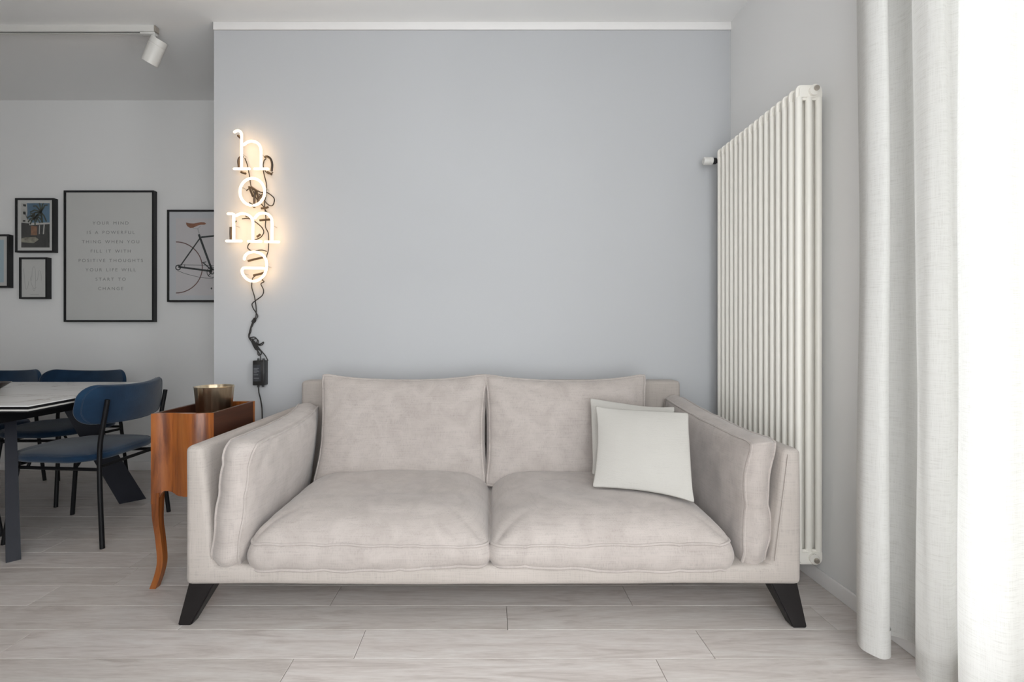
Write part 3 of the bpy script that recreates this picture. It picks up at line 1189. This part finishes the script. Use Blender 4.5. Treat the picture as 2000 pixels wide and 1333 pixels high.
# ------------------------------------------------------------------ track light on the ceiling
trk = tag(empty('track_light', (-2.9, 2.92, ZC)), 'white ceiling track with one tilted cylindrical spotlight above the dining area', 'track light')
TX0, TX1 = -4.29 + 2.9, -1.985 + 2.9
bm = bmesh.new()
box(bm, TX0, TX1, -.018, -.006, -.036, 0)
box(bm, TX0, TX1, .006, .018, -.036, 0)
box(bm, TX0, TX1, -.006, .006, -.010, 0)
obj('track', bm, M['white_plastic'], trk)
bxo('track_slot', (TX0, TX1 - .002, -.0058, .0058, -.033, -.0105), M['black_plastic'], trk)
bxo('track_end_cap', (TX1, TX1 + .010, -.018, .018, -.036, -.001), M['chrome'], trk, 0.002)
bxo('adapter', (TX1 - .085, TX1 + .002, -.016, .016, -.050, -.0365), M['white_plastic'], trk, 0.003)
sp = obj('stem', (lambda b: (tube(b, [(TX1 - .012, 0, -.049), (TX1 - .012, 0, -.085)], .010, 12), b)[1])(bmesh.new()), M['white_plastic'], trk)
# spotlight head: cylinder axis points down and to the left
ax = Vector((-0.50, 0.16, -0.84)).normalized()
hd = bmesh.new()
lathe(hd, [(0.030, -0.030), (0.043, -0.030), (0.045, -0.028), (0.045, 0.004), (0.0435, 0.005), (0.0435, 0.009), (0.045, 0.010), (0.045, 0.118), (0.042, 0.120), (0.040, 0.112), (0.004, 0.108)], 32)
rot = Vector((0, 0, 1)).rotation_difference(ax).to_matrix().to_4x4()
hd.transform(Matrix.Translation((TX1 + .010, 0, -.104)) @ rot)
head = obj('spot_head', hd, M['white_plastic'], trk)
auto_smooth(head, 40)
hd = bmesh.new()
lathe(hd, [(0.003, 0.1125), (0.0385, 0.1125), (0.0385, 0.1145), (0.003, 0.1145)], 24)
hd.transform(Matrix.Translation((TX1 + .010, 0, -.104)) @ rot)
obj('lens', hd, M['lens'], head)


# ------------------------------------------------------------------ dining table
tab = tag(empty('dining_table', (-2.95, 2.68, 0)), 'dining table with white veined top and dark blade legs', 'table')
TI = Matrix.Translation(-tab.location)


def slab(name, ins, z0, z1, mat, parent=tab, bev=0.0):
    pts = [(-3.80 + ins, 2.15 + ins), (-2.02 - ins, 2.15 + ins), (-2.06 - ins, 2.5), (-2.13 - ins, 3.0), (-2.17 - ins, 3.20 - ins), (-3.80 + ins, 3.20 - ins), (-3.86 + ins, 2.68)]
    bm = bmesh.new()
    prism(bm, pts, z1 - z0, 'Z', z0)
    bm.transform(TI)
    return obj(name, bm, mat, parent)


slab('table_top', 0.0, .747, .752, M['marble'])
slab('top_support', 0.002, .735, .747, M['black_metal'])
slab('extension_leaf', 0.004, .727, .7345, M['edge_white'])
slab('leaf_support', 0.008, .719, .727, M['black_metal'])
bm = bmesh.new()
box(bm, -3.6, -2.30, 2.26, 2.30, .645, .719)
box(bm, -3.6, -2.30, 3.05, 3.09, .645, .719)
box(bm, -2.34, -2.30, 2.30, 3.05, .645, .719)
box(bm, -3.6, -3.56, 2.30, 3.05, .645, .719)
bm.transform(TI)
obj('apron', bm, M['black_metal'], tab)


def blade(foot, top, wd, turn=False, th_=0.012):
    bm = bmesh.new()
    f, t = Vector(foot), Vector(top)
    d = (t - f)
    side = Vector((d.x, d.y, 0)).normalized()
    if turn:
        side = Vector((-side.y, side.x, 0))
    th = Vector((-side.y, side.x, 0)) * th_
    rows = []
    for p, wv in ((f, wd), (t, wd * .8)):
        rows.append([bm.verts.new(p + side * wv / 2 * a + th * b) for a, b in ((-1, -1), (1, -1), (1, 1), (-1, 1))])
    for q in range(4):
        bm.faces.new((rows[0][q], rows[0][(q + 1) % 4], rows[1][(q + 1) % 4], rows[1][q]))
    bm.faces.new(rows[0][::-1])
    bm.faces.new(rows[1])
    bm.transform(TI)
    obj('leg', bm, M['table_metal'], tab)


blade((-2.245, 2.315, 0), (-2.46, 2.52, .72), .052, True, 0.018)
blade((-2.275, 3.13, 0), (-2.50, 2.90, .72), .14)
blade((-3.66, 2.315, 0), (-3.44, 2.52, .72), .052, True, 0.018)
blade((-3.63, 3.13, 0), (-3.40, 2.90, .72), .14)

bowl = tag(empty('bowl', (-2.775, 2.74, .752)), 'small dark metallic bowl on the dining table at the left edge', 'bowl')
bm = bmesh.new()
lathe(bm, [(0.004, 0.001), (0.030, 0.001), (0.032, 0.006), (0.055, 0.022), (0.078, 0.040), (0.080, 0.042), (0.076, 0.042), (0.052, 0.026), (0.026, 0.012), (0.004, 0.010)], 36)
auto_smooth(obj('vessel', bm, M['bowl'], bowl), 50)


# ------------------------------------------------------------------ dining chairs (local: forward = +y)
def make_chair():
    root = empty('dining_chair', (0, 0, 0))
    # seat: local x -> x, y -> y, z -> up

    def ds(v):
        v = v.copy()
        v.x *= 1 - 0.10 * (v.y / .25)          # a little narrower in front
        v.z -= 0.05 * (v.x ** 2 + v.y ** 2)
        return v
    cushion('seat', 0.50, 0.50, 0.030, 0.022, 0.012, 0.16, M['blue_velvet'], root, Matrix.Translation((0, 0, .445)), ds, 30, 30, piping=0.003, wr=0.001, pipe_back=False)

    def db(v):
        v = v.copy()
        v.z += 0.95 * v.x * v.x
        v.x *= 1 - 0.03 * (v.y / .1)
        v.y += 0.10 * v.x * v.x
        return v
    t = math.radians(7)
    cushion('backrest', 0.58, 0.188, 0.026, 0.008, 0.008, 0.075, M['blue_velvet'], root,
            basis((-1, 0, 0), (0, -math.sin(t), math.cos(t)), (0, math.cos(t), math.sin(t)), (0, -.288, .700)), db, 34, 20, piping=0.003, wr=0.001)
    for sx in (-1, 1):
        tubo('leg', smooth_path([(sx * .252, -.292, 0), (sx * .236, -.268, .28), (sx * .223, -.256, .48), (sx * .220, -.270, .60), (sx * .220, -.2935, .735)], 4), 0.0112, M['black_metal'], root, 10)
        tubo('leg', [(sx * .205, .245, 0), (sx * .178, .192, .430)], 0.0112, M['black_metal'], root, 10)
        tubo('side_rail', [(sx * .183, .200, .385), (sx * .229, -.262, .385)], 0.009, M['black_metal'], root, 8)
    tubo('cross_rail', [(-.229, -.262, .400), (.229, -.262, .400)], 0.009, M['black_metal'], root, 8)
    tubo('cross_rail', [(-.183, .200, .398), (.183, .200, .398)], 0.009, M['black_metal'], root, 8)
    for sx in (-1, 1):
        for yy in (-.12, .14):
            tubo('spacer', [(sx * (.207 - .0755 * (yy + .12)), yy, .385), (sx * .165, yy, .425)], 0.007, M['black_metal'], root, 8)
    return root


spots = [((-2.215, 2.69, 0), 90, 'petrol blue velvet dining chair at the table end, its back towards us'),
         ((-2.87, 3.262, 0), 180, 'petrol blue velvet dining chair behind the table, the right one of two'),
         ((-3.475, 3.268, 0), 182, 'petrol blue velvet dining chair behind the table cut by the left edge'),
         ((-2.78, 2.345, 0), 0, 'petrol blue dining chair at the near side, only seat corner and legs seen')]
proto = make_chair()
for i, (loc, rz, lab) in enumerate(spots):
    c = proto if i == 0 else copy_tree(proto)
    c.location = loc
    c.rotation_euler = (0, 0, math.radians(rz))
    tag(c, lab, 'chair', 'blue chairs around the dining table')


# ------------------------------------------------------------------ pictures on the dining wall
def ribbon(bm, pts, w, yy):
    P = [Vector((p[0], p[1])) for p in pts]
    L, R = [], []
    for i, p in enumerate(P):
        a = P[max(0, i - 1)]
        b = P[min(len(P) - 1, i + 1)]
        d = (b - a).normalized()
        n = Vector((-d.y, d.x)) * w / 2
        L.append(bm.verts.new((p.x + n.x, yy, p.y + n.y)))
        R.append(bm.verts.new((p.x - n.x, yy, p.y - n.y)))
    for i in range(len(P) - 1):
        bm.faces.new((L[i], R[i], R[i + 1], L[i + 1]))


def flat(name, polys, mat, parent, yy):
    bm = bmesh.new()
    for pts in polys:
        vs = [bm.verts.new((p[0], yy, p[1])) for p in pts]
        f = bm.faces.new(vs)
        bmesh.ops.triangulate(bm, faces=[f])
    return obj(name, bm, mat, parent)


def lines(name, ls, mat, parent, yy):
    bm = bmesh.new()
    for pts, w in ls:
        ribbon(bm, pts, w, yy)
    return obj(name, bm, mat, parent)


def arc(cx, cz, r, a0, a1, n=24):
    return [(cx + r * math.cos(math.radians(a0 + (a1 - a0) * i / n)), cz + r * math.sin(math.radians(a0 + (a1 - a0) * i / n))) for i in range(n + 1)]


FD = 0.040                      # frame depth


def picture(label, x0, x1, z0, z1, paper, lip=0.014):
    cx, cz = (x0 + x1) / 2, (z0 + z1) / 2
    w, h = x1 - x0, z1 - z0
    root = tag(empty('picture_frame', (cx, YD, cz)), label, 'picture', 'black framed pictures on the dining wall')
    bm = bmesh.new()
    for (a, b, c, d) in ((-w / 2, -w / 2 + lip, -h / 2, h / 2), (w / 2 - lip, w / 2, -h / 2, h / 2), (-w / 2 + lip, w / 2 - lip, h / 2 - lip, h / 2), (-w / 2 + lip, w / 2 - lip, -h / 2, -h / 2 + lip)):
        box(bm, a, b, -FD, -0.001, c, d)
    obj('frame', bm, M['frame_black'], root)
    bxo('backing_sheet', (-w / 2 + lip, w / 2 - lip, -FD + .008, -FD + .012, -h / 2 + lip, h / 2 - lip), paper, root)
    bxo('glass', (-w / 2 + lip, w / 2 - lip, -FD + .0035, -FD + .0050, -h / 2 + lip, h / 2 - lip), M['frame_glass'], root)
    return root, w, h


PY = -FD + .0076                # just proud of the sheet
# 1: the typographic poster
pic, w, h = picture('large black framed poster with eight lines of small grey capitals', -3.297, -2.600, 1.157, 2.174, M['paper'])
rows = ['YOUR MIND', 'IS A POWERFUL', 'THING WHEN YOU', 'FILL IT WITH', 'POSITIVE THOUGHTS', 'YOUR LIFE WILL', 'START TO', 'CHANGE']
for i, s in enumerate(rows):
    cu = bpy.data.curves.new('lettering', 'FONT')
    cu.body = s
    cu.size = 0.0335
    cu.space_character = 1.45
    cu.space_word = 1.3
    cu.align_x = 'CENTER'
    cu.align_y = 'CENTER'
    cu.extrude = 0.0001
    to = bpy.data.objects.new('lettering', cu)
    COL.objects.link(to)
    dg = bpy.context.evaluated_depsgraph_get()
    me = bpy.data.meshes.new_from_object(to.evaluated_get(dg))
    bpy.data.objects.remove(to, do_unlink=True)
    me.transform(Matrix.Rotation(PI / 2, 4, 'X') @ Matrix.Scale(1.12, 4, (1, 0, 0)))
    me.materials.clear()
    o = link('lettering', me, M['ink_grey'], pic)
    o.location = (0.010, PY, 0.256 - 0.0725 * i)

# 2: the bicycle print
pic, w, h = picture('black framed bicycle print partly hidden by the grey wall corner', -2.498, -1.985, 1.311, 2.024, M['paper_grey'])
fx = -2.498 - (-2.498 - 1.985) / 2        # frame centre offset


def B(u, v):
    """picture units (taken across the sheet) to local metres"""
    return ((u - 310 * 0 - 104) / 630 * 0.372 - w / 2, (660 - v) / 1190 * h)


def BP(pts):
    return [B(*p) for p in pts]


flat('print', [BP([(215, 170), (960, 170), (960, 1170), (215, 1170)])], M['paper_pink'], pic, PY)
rim = []
c0 = B(215, 808)
rr = 0.198
for i in range(33):
    a = math.radians(90 - 180 * i / 32)
    rim.append((c0[0] + rr * math.cos(a) * 1.03, c0[1] + rr * math.sin(a)))
lines('wheel_print', [(rim, 0.0075)], M['ink_rust'], pic, PY - .0004)
lines('bicycle_print', [(BP([(275, 785), (530, 430)]), .010), (BP([(515, 380), (690, 850)]), .016), (BP([(545, 418), (760, 395), (900, 385)]), .013), (BP([(245, 800), (690, 858)]), .014),
                        (BP([(240, 775), (720, 780)]), .003), (BP([(235, 850), (340, 890), (520, 935), (700, 955)]), .003), (BP([(570, 745), (680, 840)]), .009), (BP([(560, 748), (615, 735)]), .006),
                        (BP([(330, 770), (330, 820)]), .004), (arc(*B(243, 810), .018, 0, 360), .008), (arc(*B(690, 870), .040, 0, 360), .005), (arc(*B(690, 860), .018, 0, 360), .012), (BP([(690, 860), (640, 915)]), .006)],
      M['ink_dark'], pic, PY - .0006)
flat('saddle_print', [BP([(348, 225), (380, 235), (450, 240), (540, 222), (590, 225), (612, 243), (590, 255), (540, 256), (500, 268), (440, 295), (400, 298), (365, 275), (350, 250)])], M['ink_tan'], pic, PY - .0008)
lines('seat_post_print', [(BP([(440, 300), (500, 310), (540, 270)]), .005), (BP([(500, 300), (520, 370)]), .008), (arc(*B(700, 918), .017, 0, 360), .004)], M['ink_silver'], pic, PY - .0008)
flat('maker_mark', [[(B(680, 1080)[0] + .006 * math.cos(a), B(680, 1080)[1] + .008 * math.sin(a)) for a in [k * PI / 6 for k in range(12)]]], M['ink_dark'], pic, PY - .0006)

# 3: photo print of a house with palms
pic, w, h = picture('small black framed photo print of a white house with a palm tree', -3.673, -3.373, 1.695, 2.115, M['paper'])
ax0, ax1, az0, az1 = -0.108, 0.112, -0.172, 0.172


def H(u, v):
    return (ax0 + (ax1 - ax0) * u, az0 + (az1 - az0) * v)


flat('sky_print', [[H(0, .42), H(1, .42), H(1, 1), H(0, 1)]], M['sky_print'], pic, PY)
flat('garden_print', [[H(0, 0), H(1, 0), H(1, .56), H(0, .56)]], M['shade_print'], pic, PY - .0003)
flat('house_print', [[H(0, .56), H(.30, .54), H(.34, .60), H(.20, .66), H(.22, .80), H(.20, 1), H(0, 1)], [H(.28, .50), H(1, .53), H(1, .565), H(.28, .56)], [H(.76, .30), H(.80, .30), H(.83, .52), H(.79, .52)],
                     [H(.62, .30), H(.65, .30), H(.66, .5), H(.63, .5)]], M['house_print'], pic, PY - .0006)
flat('window_print', [[H(.07, .93), H(.17, .92), H(.17, .97), H(.07, .98)], [H(.07, .75), H(.16, .74), H(.16, .80), H(.07, .81)], [H(.06, .58), H(.15, .58), H(.15, .62), H(.06, .62)]], M['shade_print'], pic, PY - .0009)
flat('wall_print', [[H(.34, .28), H(.56, .28), H(.56, .48), H(.34, .49)]], M['orange_print'], pic, PY - .0009)
flat('ground_print', [[H(0, .12), H(.45, .10), H(.62, .18), H(.50, .24), H(.15, .23), H(0, .2)]], M['ground_print'], pic, PY - .0009)
fr = []
random.seed(4)
for (u, v, n, R) in ((.70, .80, 13, .085), (.47, .66, 9, .055)):
    c = H(u, v)
    for k in range(n):
        a = 2 * PI * k / n + random.uniform(-.2, .2)
        fr.append(([c, (c[0] + R * .6 * math.cos(a), c[1] + R * .6 * math.sin(a) + .012), (c[0] + R * math.cos(a), c[1] + R * math.sin(a) * .9 - .008)], 0.011))
fr.append(([H(.70, .80), H(.72, .56)], .008))
fr = [f for f in fr if all(p[0] < ax1 and p[1] < az1 for p in f[0])]
lines('palm_print', fr, M['palm_print'], pic, PY - .0012)

# 4: cactus line drawing
pic, w, h = picture('smallest black framed picture, a thin line drawing of a cactus', -3.642, -3.424, 1.335, 1.656, M['paper'])
lines('line_drawing', [(smooth_path([(-.075, .075, 0), (-.078, .06, 0), (-.068, -.05, 0), (-.060, -.085, 0), (-.045, -.06, 0), (-.040, -.02, 0)], 6), .0016),
                       (smooth_path([(-.018, -.02, 0), (-.012, .06, 0), (-.002, .088, 0), (.010, .07, 0), (.012, -.02, 0), (.010, -.075, 0), (.002, -.098, 0), (-.010, -.08, 0)], 6), .0016),
                       (smooth_path([(.012, -.02, 0), (.028, -.01, 0), (.036, .05, 0), (.048, .055, 0), (.056, .02, 0), (.058, -.02, 0)], 6), .0016),
                       (smooth_path([(-.018, .02, 0), (-.026, .0, 0), (-.020, -.04, 0), (0, -.08, 0), (.02, -.07, 0)], 6), .0016),
                       ([(-.03, -.128), (.04, -.128)], .002)], M['ink_grey'], pic, PY)

# 5: blue print at the left edge
pic, w, h = picture('black framed pale blue print cut off by the left edge', -4.020, -3.722, 1.422, 1.834, M['paper'])
flat('print', [[(-.105, -.165), (.105, -.165), (.105, .165), (-.105, .165)]], M['paper_blue'], pic, PY)
